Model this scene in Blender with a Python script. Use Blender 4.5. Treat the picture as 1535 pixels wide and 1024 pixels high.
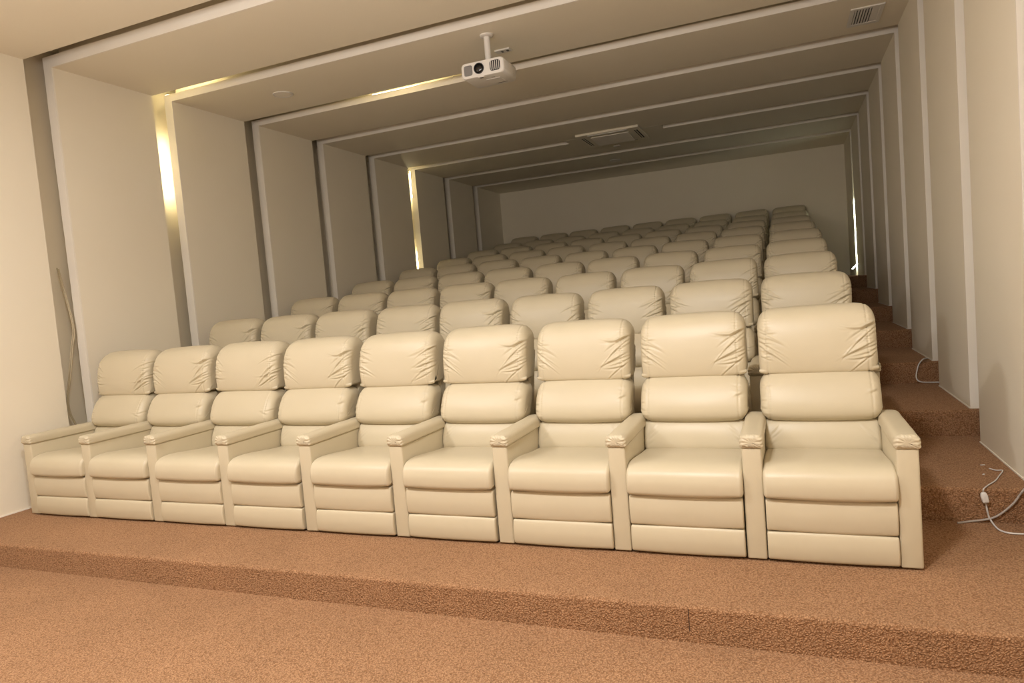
import bpy, bmesh, math, random
import numpy as np
from mathutils import Vector, Matrix, noise as mnoise
random.seed(7); rng = np.random.default_rng(11)
for o in list(bpy.data.objects): bpy.data.objects.remove(o)
SC = bpy.context.scene; COL = SC.collection
# ------------------------------------------------------------------ camera
CAM = Vector((-0.5216, -3.5232, 1.4154))
cr = Vector((0.92575058, 0.36904034, -0.08243239)); cu = Vector((0.05235005, 0.09081705, 0.99449069))
cf = Vector((-0.37449345, 0.92496567, -0.06475466))
cd = bpy.data.cameras.new('camera'); co = bpy.data.objects.new('camera', cd); COL.objects.link(co)
m = Matrix(((cr.x, cu.x, -cf.x, CAM.x), (cr.y, cu.y, -cf.y, CAM.y), (cr.z, cu.z, -cf.z, CAM.z), (0, 0, 0, 1)))
co.matrix_world = m
cd.sensor_width = 36; cd.sensor_fit = 'HORIZONTAL'; cd.lens = 1025.84 / 1535 * 36; cd.clip_start = .05; cd.clip_end = 100
SC.camera = co
# ------------------------------------------------------------------ world, exposure, lights
w = bpy.data.worlds.new('world'); SC.world = w; w.use_nodes = True
w.node_tree.nodes['Background'].inputs[0].default_value = (.9, .8, .65, 1)
w.node_tree.nodes['Background'].inputs[1].default_value = 0.0
SC.view_settings.view_transform = 'Standard'; SC.view_settings.look = 'None'
SC.view_settings.exposure = 0.0; SC.view_settings.gamma = 1; SC.view_settings.use_curve_mapping = False
WARM = (1.0, .86, .68)
def area(name, loc, sx, sy, power, col=WARM, rot=(0, 0, 0), spread=180):
    l = bpy.data.lights.new(name, 'AREA'); l.shape = 'RECTANGLE'; l.size = sx; l.size_y = sy
    l.energy = power; l.color = col; l.spread = math.radians(spread)
    o = bpy.data.objects.new(name, l); COL.objects.link(o); o.location = loc; o.rotation_euler = rot; return o
LAMPC = (1.0, .985, .985)
for x, pw in ((-4.5, 114), (-1.4, 142)):          # two recessed lamps in the front ceiling, out of frame
    area('ceiling_lamp', (x, -2.6, 3.72), .4, .4, pw, LAMPC)
# unseen fill lights added out of frame to brighten walls and ceiling
area('fill_light', (-2.5, -3.7, 2.4), 4.0, 1.0, 68, LAMPC, (math.radians(125), 0, 0), 120)
area('fill_light', (-2.7, -3.9, 2.2), 1.0, 1.0, 38, LAMPC, (math.radians(180), 0, 0))  # added upward fill in place of bounced flash, lifts the ceiling

# ------------------------------------------------------------------ dimensions
P = .68; ARM = .094
XL, XR, H = -6.424, .634, 3.767
TB, CV = .10, .24                       # board thickness, cavity depth
YF = [None, .788, 2.070, 3.358, 4.627, 5.919, 7.201, 8.514, 9.822]
YEND = 11.05; G = .246; RISE = .1855; DR = -.056; YROOM = -6.6
DROW = 1.2914; EDGE = -.565; ZF = -.163

# ------------------------------------------------------------------ materials
def nodes(mat):
    mat.use_nodes = True; nt = mat.node_tree; return nt, nt.nodes['Principled BSDF']
def N(nt, t, **k):
    n = nt.nodes.new(t)
    for a, b in k.items():
        if a in n.inputs.keys(): n.inputs[a].default_value = b
        else: setattr(n, a, b)
    return n
def plain(name, col, rough=.5, metal=0, spec=.5, emit=None, es=0):
    mt = bpy.data.materials.new(name); nt, b = nodes(mt)
    b.inputs['Base Color'].default_value = (*col, 1); b.inputs['Roughness'].default_value = rough
    b.inputs['Metallic'].default_value = metal; b.inputs['Specular IOR Level'].default_value = spec
    if emit: b.inputs['Emission Color'].default_value = (*emit, 1); b.inputs['Emission Strength'].default_value = es
    return mt
def mottled(name, c1, c2, scale, rough, bump=0., bscale=200., bdist=.001, detail=3, spec=.5):
    mt = bpy.data.materials.new(name); nt, b = nodes(mt); L = nt.links.new
    tc = N(nt, 'ShaderNodeTexCoord'); n = N(nt, 'ShaderNodeTexNoise', Scale=scale, Detail=detail)
    L(tc.outputs['Object'], n.inputs['Vector'])
    r = N(nt, 'ShaderNodeValToRGB'); r.color_ramp.elements[0].position = .3; r.color_ramp.elements[1].position = .7
    r.color_ramp.elements[0].color = (*c1, 1); r.color_ramp.elements[1].color = (*c2, 1)
    L(n.outputs['Fac'], r.inputs['Fac']); L(r.outputs['Color'], b.inputs['Base Color'])
    b.inputs['Roughness'].default_value = rough; b.inputs['Specular IOR Level'].default_value = spec
    if bump:
        n2 = N(nt, 'ShaderNodeTexNoise', Scale=bscale, Detail=2.); L(tc.outputs['Object'], n2.inputs['Vector'])
        bp = N(nt, 'ShaderNodeBump', Strength=bump, Distance=bdist); L(n2.outputs['Fac'], bp.inputs['Height']); L(bp.outputs['Normal'], b.inputs['Normal'])
    return mt
M = {}
M['paint'] = mottled('cream_paint', (.865, .785, .635), (.885, .81, .665), .9, .75, .12, 60, .002, spec=.25)
M['edge'] = mottled('white_plaster', (.88, .81, .70), (.90, .84, .74), 3., .8, .2, 40, .002, spec=.25)
M['leather'] = mottled('cream_leather', (.55, .478, .335), (.575, .50, .36), 3., .40, .12, 900, .0006, spec=.42)
M['black'] = plain('shadow_black', (.01, .009, .008), .8)
M['plastic'] = mottled('white_plastic', (.74, .70, .64), (.76, .72, .66), 5, .4)
M['dark'] = plain('dark_slot', (.012, .011, .01), .6)
M['greyplastic'] = plain('grey_plastic', (.13, .12, .115), .5)
M['lens'] = plain('lens_glass', (.004, .004, .005), .08, 0, .8)
M['lensring'] = plain('lens_ring', (.01, .01, .01), .35)
M['cable'] = plain('white_cable', (.72, .69, .66), .45)
M['tancable'] = plain('tan_cable', (.50, .42, .28), .5)
M['ledwarm'] = plain('led_warm', (.9, .9, .8), .5, emit=(1., .93, .62), es=34)
M['ledcool'] = plain('led_cool', (.9, .95, .9), .5, emit=(.86, 1., .88), es=40)
M['paper'] = plain('white_paper', (.75, .73, .7), .8)
def carpet():
    mt = bpy.data.materials.new('brown_loop_carpet'); nt, b = nodes(mt); L = nt.links.new
    tc = N(nt, 'ShaderNodeTexCoord')
    nz = N(nt, 'ShaderNodeTexNoise', Scale=38., Detail=2.); L(tc.outputs['Object'], nz.inputs['Vector'])
    mx = N(nt, 'ShaderNodeVectorMath', operation='SCALE'); mx.inputs['Scale'].default_value = .022; L(nz.outputs['Color'], mx.inputs[0])
    ad = N(nt, 'ShaderNodeVectorMath', operation='ADD'); L(tc.outputs['Object'], ad.inputs[0]); L(mx.outputs[0], ad.inputs[1])
    v = N(nt, 'ShaderNodeTexVoronoi', Scale=120.); L(ad.outputs[0], v.inputs['Vector'])
    big = N(nt, 'ShaderNodeTexNoise', Scale=2.2, Detail=4.); L(tc.outputs['Object'], big.inputs['Vector'])
    fine = N(nt, 'ShaderNodeTexNoise', Scale=170., Detail=3.); L(tc.outputs['Object'], fine.inputs['Vector'])
    r = N(nt, 'ShaderNodeValToRGB'); e = r.color_ramp.elements
    e[0].position = .05; e[0].color = (.50, .29, .16, 1); e[1].position = .75; e[1].color = (.23, .115, .055, 1)
    L(v.outputs['Distance'], r.inputs['Fac'])
    r2 = N(nt, 'ShaderNodeMapRange'); r2.inputs['To Min'].default_value = .82; r2.inputs['To Max'].default_value = 1.16
    L(big.outputs['Fac'], r2.inputs['Value'])
    r3 = N(nt, 'ShaderNodeMapRange'); r3.inputs['From Min'].default_value = .3; r3.inputs['From Max'].default_value = .7
    r3.inputs['To Min'].default_value = .8; r3.inputs['To Max'].default_value = 1.18; L(fine.outputs['Fac'], r3.inputs['Value'])
    mm = N(nt, 'ShaderNodeMath', operation='MULTIPLY'); L(r2.outputs[0], mm.inputs[0]); L(r3.outputs[0], mm.inputs[1])
    vm = N(nt, 'ShaderNodeVectorMath', operation='SCALE'); L(r.outputs['Color'], vm.inputs[0]); L(mm.outputs[0], vm.inputs['Scale'])
    L(vm.outputs[0], b.inputs['Base Color'])
    b.inputs['Roughness'].default_value = .95; b.inputs['Specular IOR Level'].default_value = .1
    b.inputs['Sheen Weight'].default_value = .16; b.inputs['Sheen Roughness'].default_value = .45; b.inputs['Sheen Tint'].default_value = (1, .66, .42, 1)
    inv = N(nt, 'ShaderNodeMath', operation='MULTIPLY'); inv.inputs[1].default_value = -1.; L(v.outputs['Distance'], inv.inputs[0])
    bp = N(nt, 'ShaderNodeBump', Strength=.9, Distance=.006); L(inv.outputs[0], bp.inputs['Height']); L(bp.outputs['Normal'], b.inputs['Normal'])
    return mt
M['carpet'] = carpet()

# ------------------------------------------------------------------ helpers
def link(name, me, mat, parent=None, loc=None, smooth=False):
    if mat is not None: me.materials.append(mat)
    if smooth:
        for p in me.polygons: p.use_smooth = True
    o = bpy.data.objects.new(name, me); COL.objects.link(o)
    if parent: o.parent = parent
    if loc: o.location = loc
    return o
def obj(name, bm, mat, parent=None, loc=None, smooth=False):
    me = bpy.data.meshes.new(name); bm.normal_update(); bm.to_mesh(me); bm.free()
    return link(name, me, mat, parent, loc, smooth)
def tag(o, label=None, cat=None, group=None, kind=None):
    for k, v in (('label', label), ('category', cat), ('group', group), ('kind', kind)):
        if v: o[k] = v
    return o
def empty(name, loc=(0, 0, 0), rz=0., parent=None):
    o = bpy.data.objects.new(name, None); COL.objects.link(o); o.location = loc; o.rotation_euler[2] = rz; o.empty_display_size = .1
    return o
def box(bm, x0, x1, y0, y1, z0, z1, bev=0., seg=2):
    vs = [bm.verts.new((x, y, z)) for x in (x0, x1) for y in (y0, y1) for z in (z0, z1)]
    q = [(0, 1, 3, 2), (4, 6, 7, 5), (0, 4, 5, 1), (2, 3, 7, 6), (0, 2, 6, 4), (1, 5, 7, 3)]
    fs = [bm.faces.new([vs[i] for i in f]) for f in q]
    if bev:
        es = list({e for f in fs for e in f.edges})
        bmesh.ops.bevel(bm, geom=es, offset=bev, segments=seg, profile=.5, affect='EDGES')
    return bm
def nb(*a, **k): return box(bmesh.new(), *a, **k)
def tube(pts, r, seg=8, closed=False, sub=6):
    P_ = [Vector(p) for p in pts]; out = []
    for i in range(len(P_) - 1):
        a, b, c, d = P_[max(i - 1, 0)], P_[i], P_[i + 1], P_[min(i + 2, len(P_) - 1)]
        for k in range(sub):
            t = k / sub; t2 = t * t; t3 = t2 * t
            out.append(.5 * ((2 * b) + (c - a) * t + (2 * a - 5 * b + 4 * c - d) * t2 + (3 * b - a - 3 * c + d) * t3))
    out.append(P_[-1]); bm = bmesh.new(); rings = []; prev = None
    for i, p in enumerate(out):
        t = (out[min(i + 1, len(out) - 1)] - out[max(i - 1, 0)]).normalized()
        s = prev if prev else (Vector((0, 0, 1)) if abs(t.z) < .9 else Vector((1, 0, 0)))
        n = (s - t * s.dot(t)).normalized(); prev = n; bn = t.cross(n)
        rings.append([bm.verts.new(p + n * r * math.cos(2 * math.pi * k / seg) + bn * r * math.sin(2 * math.pi * k / seg)) for k in range(seg)])
    for A, B in zip(rings, rings[1:]):
        for k in range(seg): bm.faces.new((A[k], A[(k + 1) % seg], B[(k + 1) % seg], B[k]))
    bm.faces.new(rings[0][::-1]); bm.faces.new(rings[-1]); return bm
def lathe(prof, seg=40):
    bm = bmesh.new(); rings = []
    for r, z in prof: rings.append([bm.verts.new((r * math.cos(2 * math.pi * k / seg), r * math.sin(2 * math.pi * k / seg), z)) for k in range(seg)])
    for A, B in zip(rings, rings[1:]):
        for k in range(seg): bm.faces.new((A[k], A[(k + 1) % seg], B[(k + 1) % seg], B[k]))
    bm.faces.new(rings[0][::-1]); bm.faces.new(rings[-1]); bmesh.ops.recalc_face_normals(bm, faces=bm.faces); return bm

# ------------------------------------------------------------------ the setting
# stepped carpet floor
flo = tag(obj('floor', nb(XL - .4, XR + .4, YROOM, EDGE + .05, ZF - .2, ZF), M['carpet']), 'brown loop pile carpet floor', kind='structure')
def step(y0, y1, z0, z1, x0=XL - .4, x1=XR + .4):
    bm = nb(x0, x1, y0, y1, z0, z1)
    es = [e for e in bm.edges if all(abs(v.co.y - y0) < 1e-5 and abs(v.co.z - z1) < 1e-5 for v in e.verts)]
    bmesh.ops.bevel(bm, geom=es, offset=.018, segments=4, profile=.5, affect='EDGES')
    return obj('step', bm, M['carpet'], flo)
step(EDGE, YF[1] + DR + .02, ZF - .2, 0)
for k in range(1, 8):
    y1 = YF[k + 1] + DR + .02 if k < 7 else YEND + .1
    step(YF[k] + DR, y1, (k - 1) * RISE - .05, k * RISE)
step(YF[8] + DR, YEND + .1, 7 * RISE - .05, 8 * RISE, XL - .4, -.02)
obj('carpet_seam', nb(-.994, -.9905, EDGE - .001, EDGE + .02, ZF + .05, -.012), plain('seam_shadow', (.07, .035, .018), .9), flo)

# walls: cavity back planes + front-room walls, each with board panels
def frontwall(xa, xb):
    bm = bmesh.new(); box(bm, xa, xb, YROOM, YF[1] - G, ZF - .2, H + .4); return bm
wl = tag(obj('wall_left', box(frontwall(XL - CV - .1, XL), XL - CV - .1, XL - CV, YF[1] - G, YEND, ZF - .2, H + .4), M['paint']), 'cream painted left wall with vertical light grooves', kind='structure')
wr = tag(obj('wall_right', box(frontwall(XR, XR + CV + .1), XR + CV, XR + CV + .1, YF[1] - G, YEND, ZF - .2, H + .4), M['paint']), 'cream painted right wall beside the aisle steps', kind='structure')
cl = bmesh.new(); box(cl, XL - .4, XR + .4, YROOM, YF[1] - G, H, H + CV + .1); box(cl, XL - .4, XR + .4, YF[1] - G, YEND + .1, H + CV, H + CV + .1)
ceil = tag(obj('ceiling', cl, M['paint']), 'cream dropped ceiling in bands split by grooves', kind='structure')
tag(obj('wall_back', nb(XL - .4, XR + .4, YEND, YEND + .15, ZF, H + .4), M['paint']), 'plain cream wall behind the last row', kind='structure')
tag(obj('wall_front', nb(XL - .4, XR + .4, YROOM - .15, YROOM, ZF - .2, H + .4), M['paint']), 'cream screen wall behind the camera', kind='structure')

TBC = {2: .077, 3: .069}                # two ceiling boards are a little thinner, so the light strips above peek out
def wavy_strip(axis, k, side):
    """slightly uneven plaster edge: face strip 4 mm proud of the board front"""
    y = YF[k]; n = 60; bm = bmesh.new(); A = []; B = []; A2 = []; B2 = []
    lo = k * RISE if axis == 'z' else XL - TB; hi = H if axis == 'z' else XR + TB
    for i in range(n + 1):
        s = lo + (hi - lo) * i / n
        ww = (TB if axis == 'z' else TBC.get(k, TB)) + .004 * mnoise.noise(Vector((s * 1.1, k * 7.3, side * 3.1))) + .0025 * mnoise.noise(Vector((s * 9, k * 3.3, side)))
        if axis == 'z':
            xa = XL if side < 0 else XR; xb = xa + side * ww
            pa, pb = (xa, s), (xb, s)
        else: pa, pb = (s, H), (s, H + ww)
        A.append(bm.verts.new((pa[0], y - .004, pa[1]))); B.append(bm.verts.new((pb[0], y - .004, pb[1])))
        A2.append(bm.verts.new((pa[0], y + .0098, pa[1]))); B2.append(bm.verts.new((pb[0], y + .0098, pb[1])))
    for i in range(n):
        bm.faces.new((A[i], A[i + 1], B[i + 1], B[i])); bm.faces.new((A2[i], B2[i], B2[i + 1], A2[i + 1]))
        bm.faces.new((A[i], A2[i], A2[i + 1], A[i + 1])); bm.faces.new((B[i], B[i + 1], B2[i + 1], B2[i]))
    bmesh.ops.recalc_face_normals(bm, faces=bm.faces)
    return bm
for k in range(1, 9):
    y0 = YF[k]; y1 = YF[k + 1] - G if k < 8 else YEND
    zb = k * RISE if k < 8 else 7 * RISE
    for side, x, par in ((-1, XL, wl), (1, XR, wr)):
        bm = bmesh.new(); a, b = sorted((x, x + side * TB)); box(bm, a, b, y0 + .01, y1, zb - .02, H)
        a, b = sorted((x + side * TB, x + side * CV)); box(bm, a, b, y0 + .16, y1 - .02, zb - .02, H)
        pn = obj('wall_panel', bm, M['paint'], par)
        obj('panel_edge', wavy_strip('z', k, side), M['edge'], pn)
        if side > 0:
            obj('sealant_bead', nb(XR - .006, XR, y0, y1, zb, zb + .008), M['edge'], pn)
    tb = TBC.get(k, TB) - .004; bm = nb(XL - TB, XR + TB, y0 + .01, y1, H, H + tb); box(bm, XL - TB, XR + TB, y0 + .16, y1 - .02, H + tb, H + CV)
    pn = obj('ceiling_panel', bm, M['paint'], ceil)
    obj('panel_edge', wavy_strip('x', k, 0), M['edge'], pn)
obj('groove_filler', nb(-3.60, -2.11, YF[6] - G - .02, YF[6] + .012, H - .0015, H + TB), M['paint'], ceil)
obj('sealant_bead', nb(XR - .006, XR, YF[1] + DR - 1.3, YF[1] - G, 0, .008), M['edge'], wr)
obj('sealant_bead', nb(XL, XL + .008, EDGE, YF[1] - G, 0, .009), M['edge'], wl)

# ------------------------------------------------------------------ LED strips in the grooves
def led(name_label, segs, mat, wdt=.012):
    root = empty('led_strip', segs[0][0]); tag(root, name_label, 'light strip', 'light strips hidden in the panel grooves')
    for a, b, wd in segs:
        a = Vector(a); b = Vector(b); d = b - a; bm = bmesh.new()
        t = d.normalized(); n = Vector(wd).normalized(); s = t.cross(n)
        h = .002
        vs = [bm.verts.new(p + s * sx * wdt / 2 + n * sn * h - segs[0][0].__class__(segs[0][0]) if False else p + s * sx * wdt / 2 + n * sn * h - root.location) for p in (a, b) for sx, sn in ((-1, 0), (1, 0), (1, 1), (-1, 1))]
        for f in ((0, 1, 5, 4), (1, 2, 6, 5), (2, 3, 7, 6), (3, 0, 4, 7), (0, 3, 2, 1), (4, 5, 6, 7)): bm.faces.new([vs[i] for i in f])
        bmesh.ops.recalc_face_normals(bm, faces=bm.faces)
        obj('led_tape', bm, mat, root)
    return root
xl2 = XL - TB - .03
led('warm light strip glowing in the second groove of the left wall', [((XL - TB - .012, YF[2] + .04, 2.75), (XL - TB - .012, YF[2] + .04, 3.4), (-1, -.6, 0)),
     ((XL - .10, YF[2] + .018, H + .084), (-5.93, YF[2] + .018, H + .080), (0, -.5, 1))], M['ledwarm'], .02)
led('warm light strip glowing along the third ceiling groove, left of the projector', [((-4.78, YF[3] + .018, H + .076), (-3.98, YF[3] + .018, H + .073), (0, -.5, 1))], M['ledwarm'], .02)
led('thin bright light strip in the sixth groove of the left wall', [((XL - .115, YF[6] + .03, 3.30), (XL - .115, YF[6] + .03, H), (0, -1, 0)), ((XL - .125, YF[6] + .03, 2.0), (XL - .125, YF[6] + .03, 2.35), (0, -1, 0))], M['ledwarm'], .03)
led('cool white light strip end hanging loose at the top of the aisle steps', [((XR + .03, YF[8] - .02, 1.50), (XR + .03, YF[8] - .02, 2.6), (-1, 0, 0)), ((XR + .025, YF[8] - .03, 1.50), (XR - .07, YF[8] - .06, 1.41), (-.6, -.8, 0))], M['ledcool'], .020)

# ------------------------------------------------------------------ cushions
def catmull_closed(pts, n):
    P_ = np.array(pts, float); L_ = len(P_); out = []
    for i in range(L_):
        a, b, c, d = P_[(i - 1) % L_], P_[i], P_[(i + 1) % L_], P_[(i + 2) % L_]
        for t in np.linspace(0, 1, 40, endpoint=False):
            out.append(.5 * (2 * b + (c - a) * t + (2 * a - 5 * b + 4 * c - d) * t * t + (3 * b - a - 3 * c + d) * t ** 3))
    out = np.array(out); d = np.linalg.norm(np.roll(out, -1, 0) - out, axis=1); s = np.concatenate([[0], np.cumsum(d)])
    o2 = np.vstack([out, out[:1]]); q = np.linspace(0, s[-1], n, endpoint=False)
    return np.stack([np.interp(q, s, o2[:, 0]), np.interp(q, s, o2[:, 1])], 1)
def xsamples(w, r, ne, nm):
    t = np.linspace(0, math.pi / 2, ne); e = r * (1 - np.cos(t))            # dense near the very end
    # end zone (rounding), shoulder zone (seams and creases), middle
    sh = np.linspace(r, min(.26, w / 2 - .01), nm)[1:]
    half = np.concatenate([e, sh]); xs = np.concatenate([-w / 2 + half, (w / 2 - half)[::-1]]); return np.unique(np.round(xs, 6))
def cushion(name, prof, w, r, ns, nm, disp=None, mat=None, parent=None, bulge=.0, ne=9, axis='x', tr=None, sharp=None):
    pr = catmull_closed(prof, ns); cen = pr.mean(0)
    tg = np.roll(pr, -1, 0) - np.roll(pr, 1, 0); tg /= np.linalg.norm(tg, axis=1)[:, None]
    nr = np.stack([tg[:, 1], -tg[:, 0]], 1)
    if np.mean(np.sum(nr * (pr - cen), 1)) < 0: nr = -nr
    xs = xsamples(w, r, ne, nm); nx = len(xs)
    V = np.zeros((nx, ns, 3)); xd = w / 2 - np.abs(xs)
    for i, x in enumerate(xs):
        t = max(0., 1 - xd[i] / r); ins = r * (1 - math.sqrt(max(0, 1 - t * t)))
        bl = bulge * (1 - (2 * x / w) ** 2)
        ii = ins * (np.where(nr[:, 1] < -.3, sharp, 1.) if sharp is not None else np.ones(ns))
        q = pr + nr * (bl - ii)[:, None]
        if tr and xd[i] < tr[0]:                       # round the corners in the front view
            dr = tr[0] * (1 - math.sqrt(max(0., 1 - (1 - xd[i] / tr[0]) ** 2))); z0_, z1_ = pr[:, 1].min(), pr[:, 1].max(); zn = (q[:, 1] - z0_) / (z1_ - z0_)
            q = q.copy(); q[:, 1] += -dr * tr[1] * np.clip((zn - .5) / .5, 0, 1) ** 1.2 + dr * tr[2] * np.clip((.5 - zn) / .5, 0, 1) ** 1.2
        V[i, :, 0] = x; V[i, :, 1] = q[:, 0]; V[i, :, 2] = q[:, 1]
    if disp is not None:
        du = np.zeros_like(V); du[1:-1] = V[2:] - V[:-2]; du[0] = V[1] - V[0]; du[-1] = V[-1] - V[-2]
        dv = np.roll(V, -1, 1) - np.roll(V, 1, 1); nn = np.cross(du, dv); nn /= np.linalg.norm(nn, axis=2)[:, :, None] + 1e-12
        ref = np.zeros_like(nn); ref[:, :, 1:] = nr[None]; sg = np.sign(np.sum(nn[nx // 2] * ref[nx // 2], 1).mean())
        X = np.repeat(xs[:, None], ns, 1); V = V + nn * sg * disp(X, V[:, :, 1], V[:, :, 2], w)[:, :, None]
    verts = V.reshape(-1, 3).tolist(); F = []
    for i in range(nx - 1):
        a = i * ns; b = a + ns
        for j in range(ns):
            j2 = (j + 1) % ns; F.append((a + j, a + j2, b + j2, b + j))
    for i, flip in ((0, 1), (nx - 1, 0)):
        verts.append([xs[i] + 0.0, *V[i, :, 1:].mean(0)]); c = len(verts) - 1
        for j in range(ns):
            t3 = (i * ns + j, i * ns + (j + 1) % ns, c); F.append(t3[::-1] if flip else t3)
    if axis == 'y': verts = [(-v[1], v[0], v[2]) for v in verts]
    me = bpy.data.meshes.new(name); me.from_pydata(verts, [], F)
    bm = bmesh.new(); bm.from_mesh(me); bmesh.ops.recalc_face_normals(bm, faces=bm.faces); bm.to_mesh(me); bm.free()
    return link(name, me, mat, parent, smooth=True)
def smooth01(t): t = np.clip(t, 0, 1); return t * t * (3 - 2 * t)
def creases(seed, zlo, zhi, n, smax, depth, seam=.036, pucker=.0014, len_=(.05, .2), slope=(.12, .65)):
    R_ = np.random.default_rng(seed); cs = []
    for side in (-1, 1):
        for _ in range(n):
            L_ = R_.uniform(*len_) * (1.0 if side > 0 else .75)
            cs.append((side, R_.uniform(zlo, zhi), R_.uniform(*slope), L_, R_.uniform(.4, 1) * depth * (.5 + .5 * L_ / len_[1]), R_.uniform(.0038, .0068), R_.uniform(.0, .035), R_.uniform(-2.0, 2.0)))
    ph = R_.uniform(0, 6, 8)
    def f(X, Y, Z, w):
        D = np.zeros_like(X); xd = w / 2 - np.abs(X); frontal = 1.0
        for side, z0, sl, L_, dp, sg, st, cv in cs:
            m_ = (X * side > 0)
            u = (xd - st) / L_; q = Z - (z0 - sl * xd - cv * xd * xd)
            env = smooth01((u + .15) / .3) * smooth01((1 - u) / .75) * m_
            D += env * dp * (-np.exp(-(q / sg) ** 2) + .75 * np.exp(-((q - 2.1 * sg) / (1.5 * sg)) ** 2))
        zr = smooth01((Z - zlo + .05) / .05) * smooth01((zhi + .06 - Z) / .05)
        pk = np.sin(Z * 430 + ph[0] + 2 * np.sin(Z * 37 + ph[1])) * (.6 + .4 * np.sin(Z * 91 + ph[2]))
        D += pucker * pk * np.exp(-((xd - seam) / .018) ** 2) * zr
        D += -.0042 * np.exp(-((xd - seam) / .0042) ** 2)
        D += .0016 * np.sin(X * 9 + ph[3]) * np.sin(Z * 21 + ph[4])
        return D
    return f
def seamonly(seam=.03, d=.002):
    def f(X, Y, Z, w):
        xd = w / 2 - np.abs(X)
        return -d * np.exp(-((xd - seam) / .003) ** 2) + .0012 * np.sin(X * 11 + 1) * np.sin(Y * 13 + Z * 7)
    return f

LE = M['leather']
HEAD = [(.665, .868), (.632, .860), (.616, .882), (.610, .95), (.617, 1.03), (.636, 1.11), (.672, 1.178), (.735, 1.216), (.80, 1.220), (.855, 1.195), (.875, 1.14), (.862, 1.06), (.83, .97), (.79, .895), (.74, .868)]
MID = [(.66, .60), (.59, .600), (.540, .610), (.514, .640), (.516, .69), (.543, .755), (.583, .815), (.630, .850), (.69, .858), (.74, .845), (.755, .78), (.725, .69), (.70, .625)]
LUM = [(.64, .42), (.57, .42), (.52, .43), (.502, .46), (.508, .51), (.527, .56), (.555, .598), (.60, .614), (.66, .61), (.69, .56), (.67, .47)]
SEAT = [(.30, .325), (.10, .325), (.0, .326), (-.030, .332), (-.038, .362), (-.036, .405), (-.018, .447), (.025, .474), (.10, .482), (.22, .474), (.38, .458), (.52, .445), (.60, .425), (.61, .36), (.55, .328)]
protos = {}
def pkeep(k, o):
    protos.setdefault(k, []).append(o.data); bpy.data.objects.remove(o)
for sd in (1, 2, 3, 4): pkeep('headrest_cushion', cushion('headrest_cushion', HEAD, .612, .052, 250, 64, creases(sd, .95, 1.14, 17, 0, .0075, seam=.048, pucker=.0030, len_=(.05, .22)), LE, bulge=.010, ne=20, tr=(.105, .40, 0), sharp=.25))
for sd in (11, 12): pkeep('back_cushion', cushion('back_cushion', MID, .614, .052, 150, 40, creases(sd, .64, .80, 6, 0, .0045, seam=.048, pucker=.0012, len_=(.03, .09), slope=(-.5, .3)), LE, bulge=.010, ne=18, tr=(.085, .32, .30)))
for sd in (21,): pkeep('lumbar_cushion', cushion('lumbar_cushion', LUM, .586, .025, 120, 40, creases(sd, .44, .50, 6, 0, .004, seam=-1., pucker=.0, len_=(.05, .13), slope=(-1.4, -.5)), LE, bulge=.006))
pkeep('seat_cushion', cushion('seat_cushion', SEAT, .588, .022, 150, 22, seamonly(.022, .0018), LE, bulge=.006))
def pad(z0, z1, y=.0):
    h = (z1 - z0) / 2; c = (z0 + z1) / 2
    return [(.05, z0 + .001), (.012, z0 + .001), (y + .001, z0 + .010), (y - .008, c), (y + .001, z1 - .010), (.012, z1 - .001), (.05, z1 - .001), (.07, c)]
pkeep('upper_footrest_panel', cushion('upper_footrest_panel', pad(.160, .320, -.010), .578, .010, 90, 10, seamonly(.0, .0), LE, bulge=.004))
pkeep('lower_footrest_panel', cushion('lower_footrest_panel', pad(.014, .157, -.010), .578, .010, 90, 10, seamonly(.0, .0), LE, bulge=.004))
def meshof(bm, mat=LE, smooth=False):
    me = bpy.data.meshes.new('part'); bm.normal_update(); bm.to_mesh(me); bm.free(); me.materials.append(mat)
    if smooth:
        for p in me.polygons: p.use_smooth = True
    return me
# arm: upright box (own origin in the middle of the arm, front at y=0)
protos['armrest'] = [meshof(nb(-ARM / 2, ARM / 2, 0, .70, .008, .574, bev=.010, seg=3), smooth=True)]
bm = bmesh.new()
box(bm, -.286, .286, .04, .68, .03, .33, bev=.01); protos['seat_base'] = [meshof(bm)]
protos['shadow_plinth'] = [meshof(nb(-.375, .285, .03, .66, 0, .05), M['black'])]  # added base; its black colour gives the shadow line under the row
# backrest shell: leaning slab behind the cushions
def shell():
    prof = [(.60, .33), (.66, .45), (.70, .62), (.76, .86), (.82, 1.06), (.845, 1.15), (.875, 1.16), (.905, 1.13), (.90, 1.02), (.86, .86), (.80, .62), (.745, .40), (.70, .26), (.62, .26)]
    return cushion('backrest_shell', prof, .565, .02, 90, 8, None, LE)
pkeep('backrest_shell', shell())
# arm pad, swept along the arm with rounded ends and gathered leather at the front
def armpad():
    prof = [(-.053, .575), (-.0565, .595), (-.053, .622), (-.036, .637), (0, .641), (.036, .637), (.053, .622), (.0565, .595), (.053, .575), (.03, .571), (0, .571), (-.03, .571)]
    def d(X, Y, Z, w):
        # X runs along the arm; front end is -w/2
        xf = X + w / 2; D = .0022 * np.sin(Z * 330 + 12 * np.sin(Y * 40)) * np.exp(-(xf / .022) ** 2)
        return D - .0016 * np.exp(-((xf - .020) / .003) ** 2) + .0006 * np.sin(X * 30)
    o = cushion('arm_pad', prof, .705, .022, 72, 26, d, LE, ne=12)
    me = o.data
    for v in me.vertices:
        x, y, z = v.co; yy = x + .705 / 2 - .012
        tz = z
        if yy > .60 and z > .58: tz = z - (z - .58) * .35 * ((yy - .60) / .1) ** 2
        v.co = (y, yy, tz)
    bm = bmesh.new(); bm.from_mesh(me); bmesh.ops.recalc_face_normals(bm, faces=bm.faces); bm.to_mesh(me); bm.free()
    return o
pkeep('arm_pad', armpad())

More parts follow.
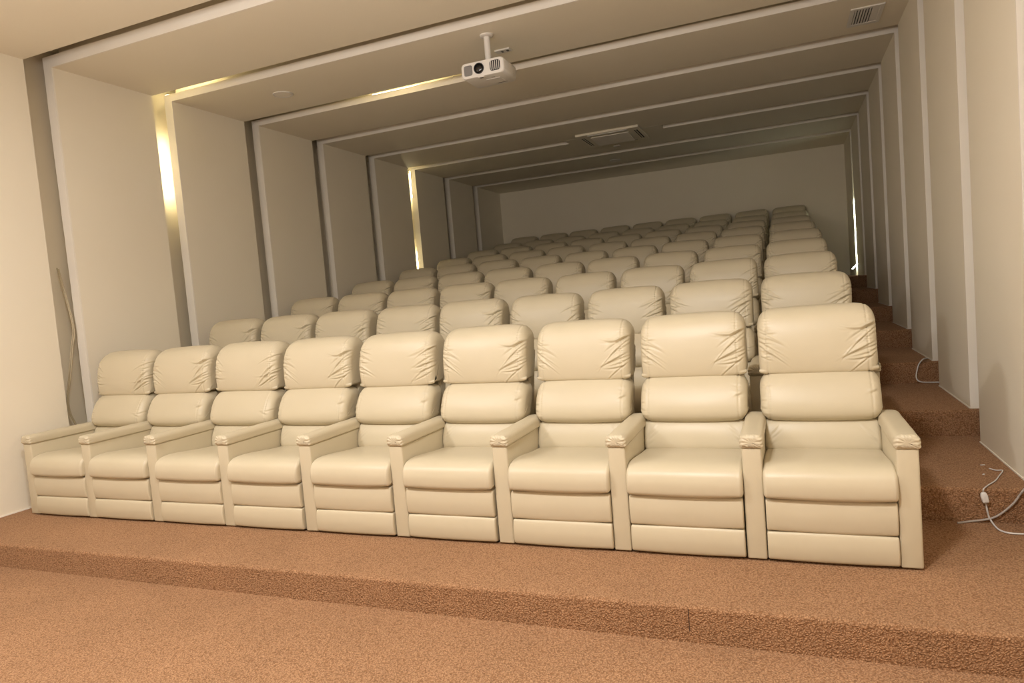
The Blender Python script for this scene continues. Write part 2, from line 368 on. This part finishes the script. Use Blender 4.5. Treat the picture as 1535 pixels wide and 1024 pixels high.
ORD = ['first', 'second', 'third', 'fourth', 'fifth', 'sixth', 'seventh', 'eighth', 'ninth']
ROWN = ['front', 'second', 'third', 'fourth', 'fifth', 'sixth', 'seventh', 'eighth', 'back']
DX1 = [.010, -.007, -.007, -.014, -.005, -.002, .005, .003, .005]
def part(kind, root, rnd, name=None, loc=None):
    ms = protos[kind]; o = bpy.data.objects.new(name or kind, ms[rnd % len(ms)]); COL.objects.link(o); o.parent = root
    if loc: o.location = loc
    return o
def label_for(r, c):
    row = 'front row' if r == 0 else ('back row' if r == 8 else ROWN[r] + ' row from the front')
    if c == 8: s = 'cream leather recliner at the aisle end of the ' + row
    elif c == 0: s = 'cream leather recliner nearest the left wall in the ' + row
    elif c == 4: s = 'cream leather recliner in the middle of the ' + row
    elif c < 4: s = 'cream leather recliner, %s from the left in the %s' % (ORD[c], row)
    else: s = 'cream leather recliner, %s from the aisle end in the %s' % (ORD[8 - c], row)
    return s
for r in range(9):
    yo = r * DROW - (.26 if r == 8 else 0); z = r * RISE
    for c in range(9):
        dx = DX1[c] if r == 0 else random.uniform(-.008, .008)
        x = -.387 - (8 - c) * P + dx
        root = empty('recliner', (x, yo + (0 if r == 0 else random.uniform(-.01, .01)), z))
        tag(root, label_for(r, c), 'armchair', 'cream leather recliners in nine stepped rows')
        rn = random.randrange(8)
        sc = 1
        h = part('headrest_cushion', root, rn); h.rotation_euler[1] = random.uniform(-.012, .012); h.location = (-h.rotation_euler[1] * 1.04, random.uniform(-.006, .006), random.uniform(-.004, .004))
        part('back_cushion', root, rn // 2, loc=(random.uniform(-.003, .003), random.uniform(-.004, .004), 0))
        part('lumbar_cushion', root, 0); part('seat_cushion', root, 0, loc=(0, 0, random.uniform(-.002, .002)))
        part('upper_footrest_panel', root, 0); part('lower_footrest_panel', root, 0)
        part('seat_base', root, 0); part('shadow_plinth', root, 0); part('backrest_shell', root, 0)
        a = part('armrest', root, 0, loc=(-.340, 0, 0)); part('arm_pad', a, 0)
        if c == 8:
            a = part('armrest', root, 0, loc=(.340 - dx * .5, 0, 0)); part('arm_pad', a, 0)

# ------------------------------------------------------------------ projector
pr = tag(empty('projector', (-2.885, 2.31, 3.365)), 'white projector with a round black lens hanging from the ceiling', 'projector')
def rrect(w, h, r, n=6):
    out = []
    for cx, cy, a0 in ((w / 2 - r, h / 2 - r, 0), (-w / 2 + r, h / 2 - r, 90), (-w / 2 + r, -h / 2 + r, 180), (w / 2 - r, -h / 2 + r, 270)):
        for i in range(n + 1):
            a = math.radians(a0 + 90 * i / n); out.append((cx + r * math.cos(a), cy + r * math.sin(a)))
    return out
def plate(w, h, r, y0, y1, cx=0, cz=0):
    bm = bmesh.new(); o = rrect(w, h, r)
    A = [bm.verts.new((cx + a, y0, cz + b)) for a, b in o]; B = [bm.verts.new((cx + a, y1, cz + b)) for a, b in o]
    bm.faces.new(A); bm.faces.new(B[::-1]); n = len(A)
    for i in range(n): bm.faces.new((A[i], B[i], B[(i + 1) % n], A[(i + 1) % n]))
    bmesh.ops.recalc_face_normals(bm, faces=bm.faces); return bm
PW, PH, PD = .410, .136, .33
def pbody():
    bm = bmesh.new(); rings = []
    for t, s, dz in ((-.5, .93, 0), (-.485, .975, 0), (-.46, 1, 0), (0, 1, 0), (.40, 1, .0), (.47, .95, .0), (.5, .88, .0)):
        o = rrect(PW * s, PH * s, .035); yb = t * PD
        rings.append([bm.verts.new((a, yb - (.012 if t < 0 and False else 0), b + PH / 2)) for a, b in o])
    for A, B in zip(rings, rings[1:]):
        for i in range(len(A)): bm.faces.new((A[i], A[(i + 1) % len(A)], B[(i + 1) % len(A)], B[i]))
    bm.faces.new(rings[0]); bm.faces.new(rings[-1]); bmesh.ops.recalc_face_normals(bm, faces=bm.faces); return bm
pb = obj('housing', pbody(), M['plastic'], pr, smooth=False)
for p in pb.data.polygons: p.use_smooth = len(p.vertices) == 4
YFp = -PD / 2
def ring_y(r0, r1, y0, y1, cx, cz, mat, name, par):
    bm = lathe([(r1, 0), (r0, 0), (r0 * .98, .003), (r1 * .9, .003)] if False else [(r1 * .05, 0), (r0, 0), (r0, .012), (r1, .012), (r1, .004), (r1 * .1, .004)])
    bmesh.ops.transform(bm, matrix=Matrix.Rotation(math.radians(90), 4, 'X'), verts=bm.verts)
    bmesh.ops.translate(bm, vec=(cx, y0, cz), verts=bm.verts); return obj(name, bm, mat, par, smooth=False)
ring_y(.047, .040, YFp + .003, 0, -.030, PH / 2 + .002, M['lensring'], 'lens_ring', pr)
bm = lathe([(.001, .012), (.02, .010), (.033, .005), (.0385, 0), (.001, -.004)])
bmesh.ops.transform(bm, matrix=Matrix.Rotation(math.radians(90), 4, 'X'), verts=bm.verts); bmesh.ops.translate(bm, vec=(-.030, YFp - .002, PH / 2 + .002), verts=bm.verts)
obj('lens', bm, M['lens'], pr, smooth=True)
g = obj('exhaust_grille', plate(.098, .088, .022, YFp - .001, YFp + .02, .122, PH / 2 + .002), M['dark'], pr)
for i in range(5): obj('grille_slat', nb(.0835 + .0185 * i, .0885 + .0185 * i, YFp - .005, YFp + .01, PH / 2 - .036, PH / 2 + .040), M['plastic'], g)
g = obj('intake_grille', plate(.080, .088, .018, YFp - .001, YFp + .02, -.135, PH / 2 + .000), M['greyplastic'], pr)
bm = bmesh.new()
for i in range(9):
    for j in range(9):
        if (i + j) % 2: box(bm, -.171 + .008 * i, -.1665 + .008 * i, YFp - .003, YFp, PH / 2 - .038 + .0085 * j, PH / 2 - .034 + .0085 * j)
tag(obj('grille_mesh', bm, M['plastic'], g), kind='stuff')
obj('focus_tab', nb(-.05, .01, YFp + .004, YFp + .04, -.006, .010, bev=.003), M['plastic'], pr)
obj('foot_recess', nb(-.035, -.005, YFp + .01, YFp + .035, -.008, .0, bev=.002), M['greyplastic'], pr)
obj('service_cover', nb(-.02, .12, -.05, .08, -.003, .01, bev=.002), M['plastic'], pr)
obj('underside_mark', nb(.03, .13, .095, .105, -.0008, .004), M['greyplastic'], pr)
obj('underside_mark', nb(.05, .085, -.09, -.083, -.0008, .004), M['greyplastic'], pr)
obj('mount_bracket', nb(-.05, .05, -.05, .06, PH, PH + .014, bev=.003), M['greyplastic'], pr)
obj('mount_pole', lathe([(.028, PH + .012), (.028, .390)], 24), M['plastic'], pr)
obj('ceiling_flange', lathe([(.062, .402), (.062, .391), (.05, .385), (.024, .381)][::-1], 30), M['plastic'], pr)

# ceiling socket plate behind the projector
s = tag(empty('ceiling_socket', (-2.90, 2.742, H)), 'small white socket plate on the ceiling beside the projector mount', 'socket')
obj('faceplate', nb(-.075, .075, -.043, .043, -.014, 0, bev=.003), M['plastic'], s)
for dx in (-.02, .035): obj('socket_hole', nb(dx, dx + .022, -.02, .02, -.0155, -.01), M['greyplastic'], s)
# round ceiling speakers
def disc(loc, r, lab):
    o = tag(empty('ceiling_speaker', loc), lab, 'speaker', 'round ceiling speakers')
    obj('rim', lathe([(r, 0), (r, -.006), (r * .95, -.010), (r * .88, -.010), (r * .88, 0)]), M['plastic'], o)
    obj('speaker_grille', lathe([(r * .88, -.002), (r * .86, -.007), (r * .3, -.008), (.001, -.008)]), M['edge'], o)
disc((-5.374, 2.56, H), .105, 'round white speaker set in the ceiling above the left wall')
disc((-3.31, 9.143, H), .10, 'round ceiling speaker behind the square air conditioner')
# smoke sensor
s = tag(empty('ceiling_sensor', (-2.978, 7.865, H)), 'small white sensor box on the ceiling just behind the air conditioner', 'sensor')
obj('sensor_body', nb(-.055, .055, -.03, .03, -.022, 0, bev=.006), M['plastic'], s)

# vent grille top right
v = tag(empty('ceiling_vent', (.30, 3.90, H)), 'rectangular white air grille in the ceiling by the right wall', 'vent')
bm = bmesh.new()
for a in ((-.14, .14, -.245, -.205), (-.14, .14, .205, .245), (-.14, -.105, -.205, .205), (.105, .14, -.205, .205)): box(bm, *a, -.012, 0, bev=.002)
obj('frame', bm, M['plastic'], v)
obj('duct_opening', nb(-.106, .106, -.206, .206, -.003, -.0005), M['dark'], v)
for i in range(6):
    bm = nb(-.003, .003, -.204, .204, -.009, .009)
    bmesh.ops.rotate(bm, cent=(0, 0, 0), matrix=Matrix.Rotation(math.radians(-38), 3, 'Y'), verts=bm.verts)
    obj('slat', bm, M['plastic'], v, loc=(-.094 + .024 * i, 0, -.006))
obj('blank_plate', nb(.042, .106, -.205, .205, -.010, -.004), M['plastic'], v)
obj('cross_bar', nb(-.106, .106, -.205, -.180, -.011, -.006) if False else nb(-.106, .106, .180, .205, -.013, -.008), M['plastic'], v)

# air conditioner cassette
ac = tag(empty('air_conditioner', (-2.87, 7.14, H)), 'square white ceiling cassette air conditioner with a pale central grille', 'air conditioner')
obj('fascia', nb(-.48, .48, -.48, .48, -.035, 0, bev=.012, seg=3), M['paint'], ac)
ip = obj('intake_panel', nb(-.29, .29, -.27, .25, -.006, .006, bev=.004), M['edge'], ac, loc=(0, 0, -.052)); ip.rotation_euler[0] = math.radians(-3)
for (x0, x1, y0, y1) in ((-.43, -.415, -.3, .3), (-.395, -.38, -.3, .3), (.38, .395, -.3, .3), (.41, .432, -.3, .3), (-.3, .3, -.40, -.385), (-.3, .3, .385, .40)):
    obj('air_slot', nb(x0, x1, y0, y1, -.0365, -.03), M['dark'], ac)
obj('air_flap', nb(-.3, .3, -.44, -.405, -.045, -.034, bev=.003), M['plastic'], ac)

# ------------------------------------------------------------------ cables on the aisle steps
def hit(px, py, ax, val):
    d = cf + cr * ((px - 767.5) / 1025.84) - cu * ((py - 512) / 1025.84); t = (val - CAM[ax]) / d[ax]; return CAM + d * t
YR1 = YF[1] + DR
def onstep(px, py, off=.008):
    p = hit(px, py, 1, YR1 - off)
    if p.z > RISE - .004: return hit(px, py, 2, RISE + .005)
    if p.z < .008: return hit(px, py, 2, .006)
    return p
A = [onstep(*p) for p in ((1483, 702.4), (1493, 705), (1503, 705.5), (1498, 713), (1492, 720.7), (1482, 727), (1474.5, 733), (1474, 739))]
B = [onstep(*p) for p in ((1478, 755), (1480, 766), (1484, 778), (1496, 793), (1512, 799), (1535, 800.6), (1552, 800))]
cb = tag(empty('power_cord', (.43, .72, .0)), 'thin white cord with an inline plug trailing over the lowest aisle step', 'cord')
def rel(pts, o): return [Vector(p) - Vector(o.location) for p in pts]
obj('cord', tube(rel(A, cb), .0035), M['cable'], cb, smooth=True); obj('cord', tube(rel(B, cb), .0045), M['cable'], cb, smooth=True)
pc = hit(1476, 746.5, 1, YR1 - .018); bm = bmesh.new()
rs = []
for t, wx, wy in ((.032, .006, .006), (.026, .013, .010), (.010, .017, .013), (-.018, .017, .013), (-.026, .013, .011)):
    o_ = rrect(wx * 2, wy * 2, min(wx, wy) * .6, 4); rs.append([bm.verts.new((a, b, t)) for a, b in o_])
for a_, b_ in zip(rs, rs[1:]):
    for i in range(len(a_)): bm.faces.new((a_[i], a_[(i + 1) % len(a_)], b_[(i + 1) % len(a_)], b_[i]))
bm.faces.new(rs[0]); bm.faces.new(rs[-1]); bmesh.ops.recalc_face_normals(bm, faces=bm.faces)
bmesh.ops.rotate(bm, cent=(0, 0, 0), matrix=Matrix.Rotation(math.radians(-12), 3, 'Y'), verts=bm.verts)
o = obj('inline_plug', bm, M['cable'], cb, smooth=True); o.location = pc - Vector(cb.location)
C2 = [onstep(*p, .012) for p in ((1552, 718), (1543, 726), (1535, 734), (1528, 743), (1521.7, 752), (1513, 760.5), (1505, 767), (1496, 773), (1486.6, 777), (1474, 779.5), (1460.8, 781), (1448, 782.5), (1435.5, 784))]
tag(obj('grey_cable', tube(C2, .0055), plain('grey_cable_mat', (.42, .37, .33), .5), smooth=True), 'loose grey cable crossing the lowest aisle step to its cut end', 'cable')
YR3 = YF[3] + DR
D_ = [hit(1408, 573, 2, 2 * RISE + .006), hit(1396, 573.2, 2, 2 * RISE + .006), hit(1384, 573, 1, YR3 - .06), hit(1376, 570.5, 1, YR3 - .05), hit(1373.4, 564, 1, YR3 - .03), hit(1375, 554, 1, YR3 - .015), hit(1378, 545, 1, YR3 - .01), hit(1384, 538.5, 1, YR3 - .003), hit(1391, 537, 2, 3 * RISE + .005), hit(1397, 538, 2, 3 * RISE + .005)]
tag(obj('white_cable', tube(D_, .006), M['cable'], smooth=True), 'white cable looping down over the third aisle step', 'cable')
E_ = [hit(110, 486, 0, -6.50), hit(109, 520, 0, -6.50), hit(106, 560, 0, -6.50), hit(102.5, 598, 0, -6.50), hit(106, 620, 0, -6.50), hit(113, 634, 0, -6.50), hit(122, 650, 0, -6.5)]
E_ = [Vector((XL - .14, .72, 2.0))] + E_
wc = tag(empty('hanging_wire', (-6.5, .7, 1.2)), 'tan pair of wires hanging in the first groove of the left wall', 'wire')
obj('wire', tube(rel(E_, wc), .0065), M['tancable'], wc, smooth=True)
obj('wire', tube(rel([e + Vector((.0, -.012, .01)) for e in E_], wc), .005), M['tancable'], wc, smooth=True)
for (px, py, a, lb) in ((1473, 697, .4, 'tiny white scrap on the lowest aisle step above the coiled end of the white cord'), (1474.5, 711, 1.2, 'smaller white speck on the lowest aisle step left of the white cord')):
    p = hit(px, py, 2, .1875); bm = nb(-.012, .012, -.005, .005, -.001, .001)
    bmesh.ops.rotate(bm, cent=(0, 0, 0), matrix=Matrix.Rotation(a, 3, 'Z'), verts=bm.verts)
    o = obj('paper_scrap', bm, M['paper']); o.location = p; tag(o, lb, 'scrap', 'white scraps on the aisle step')
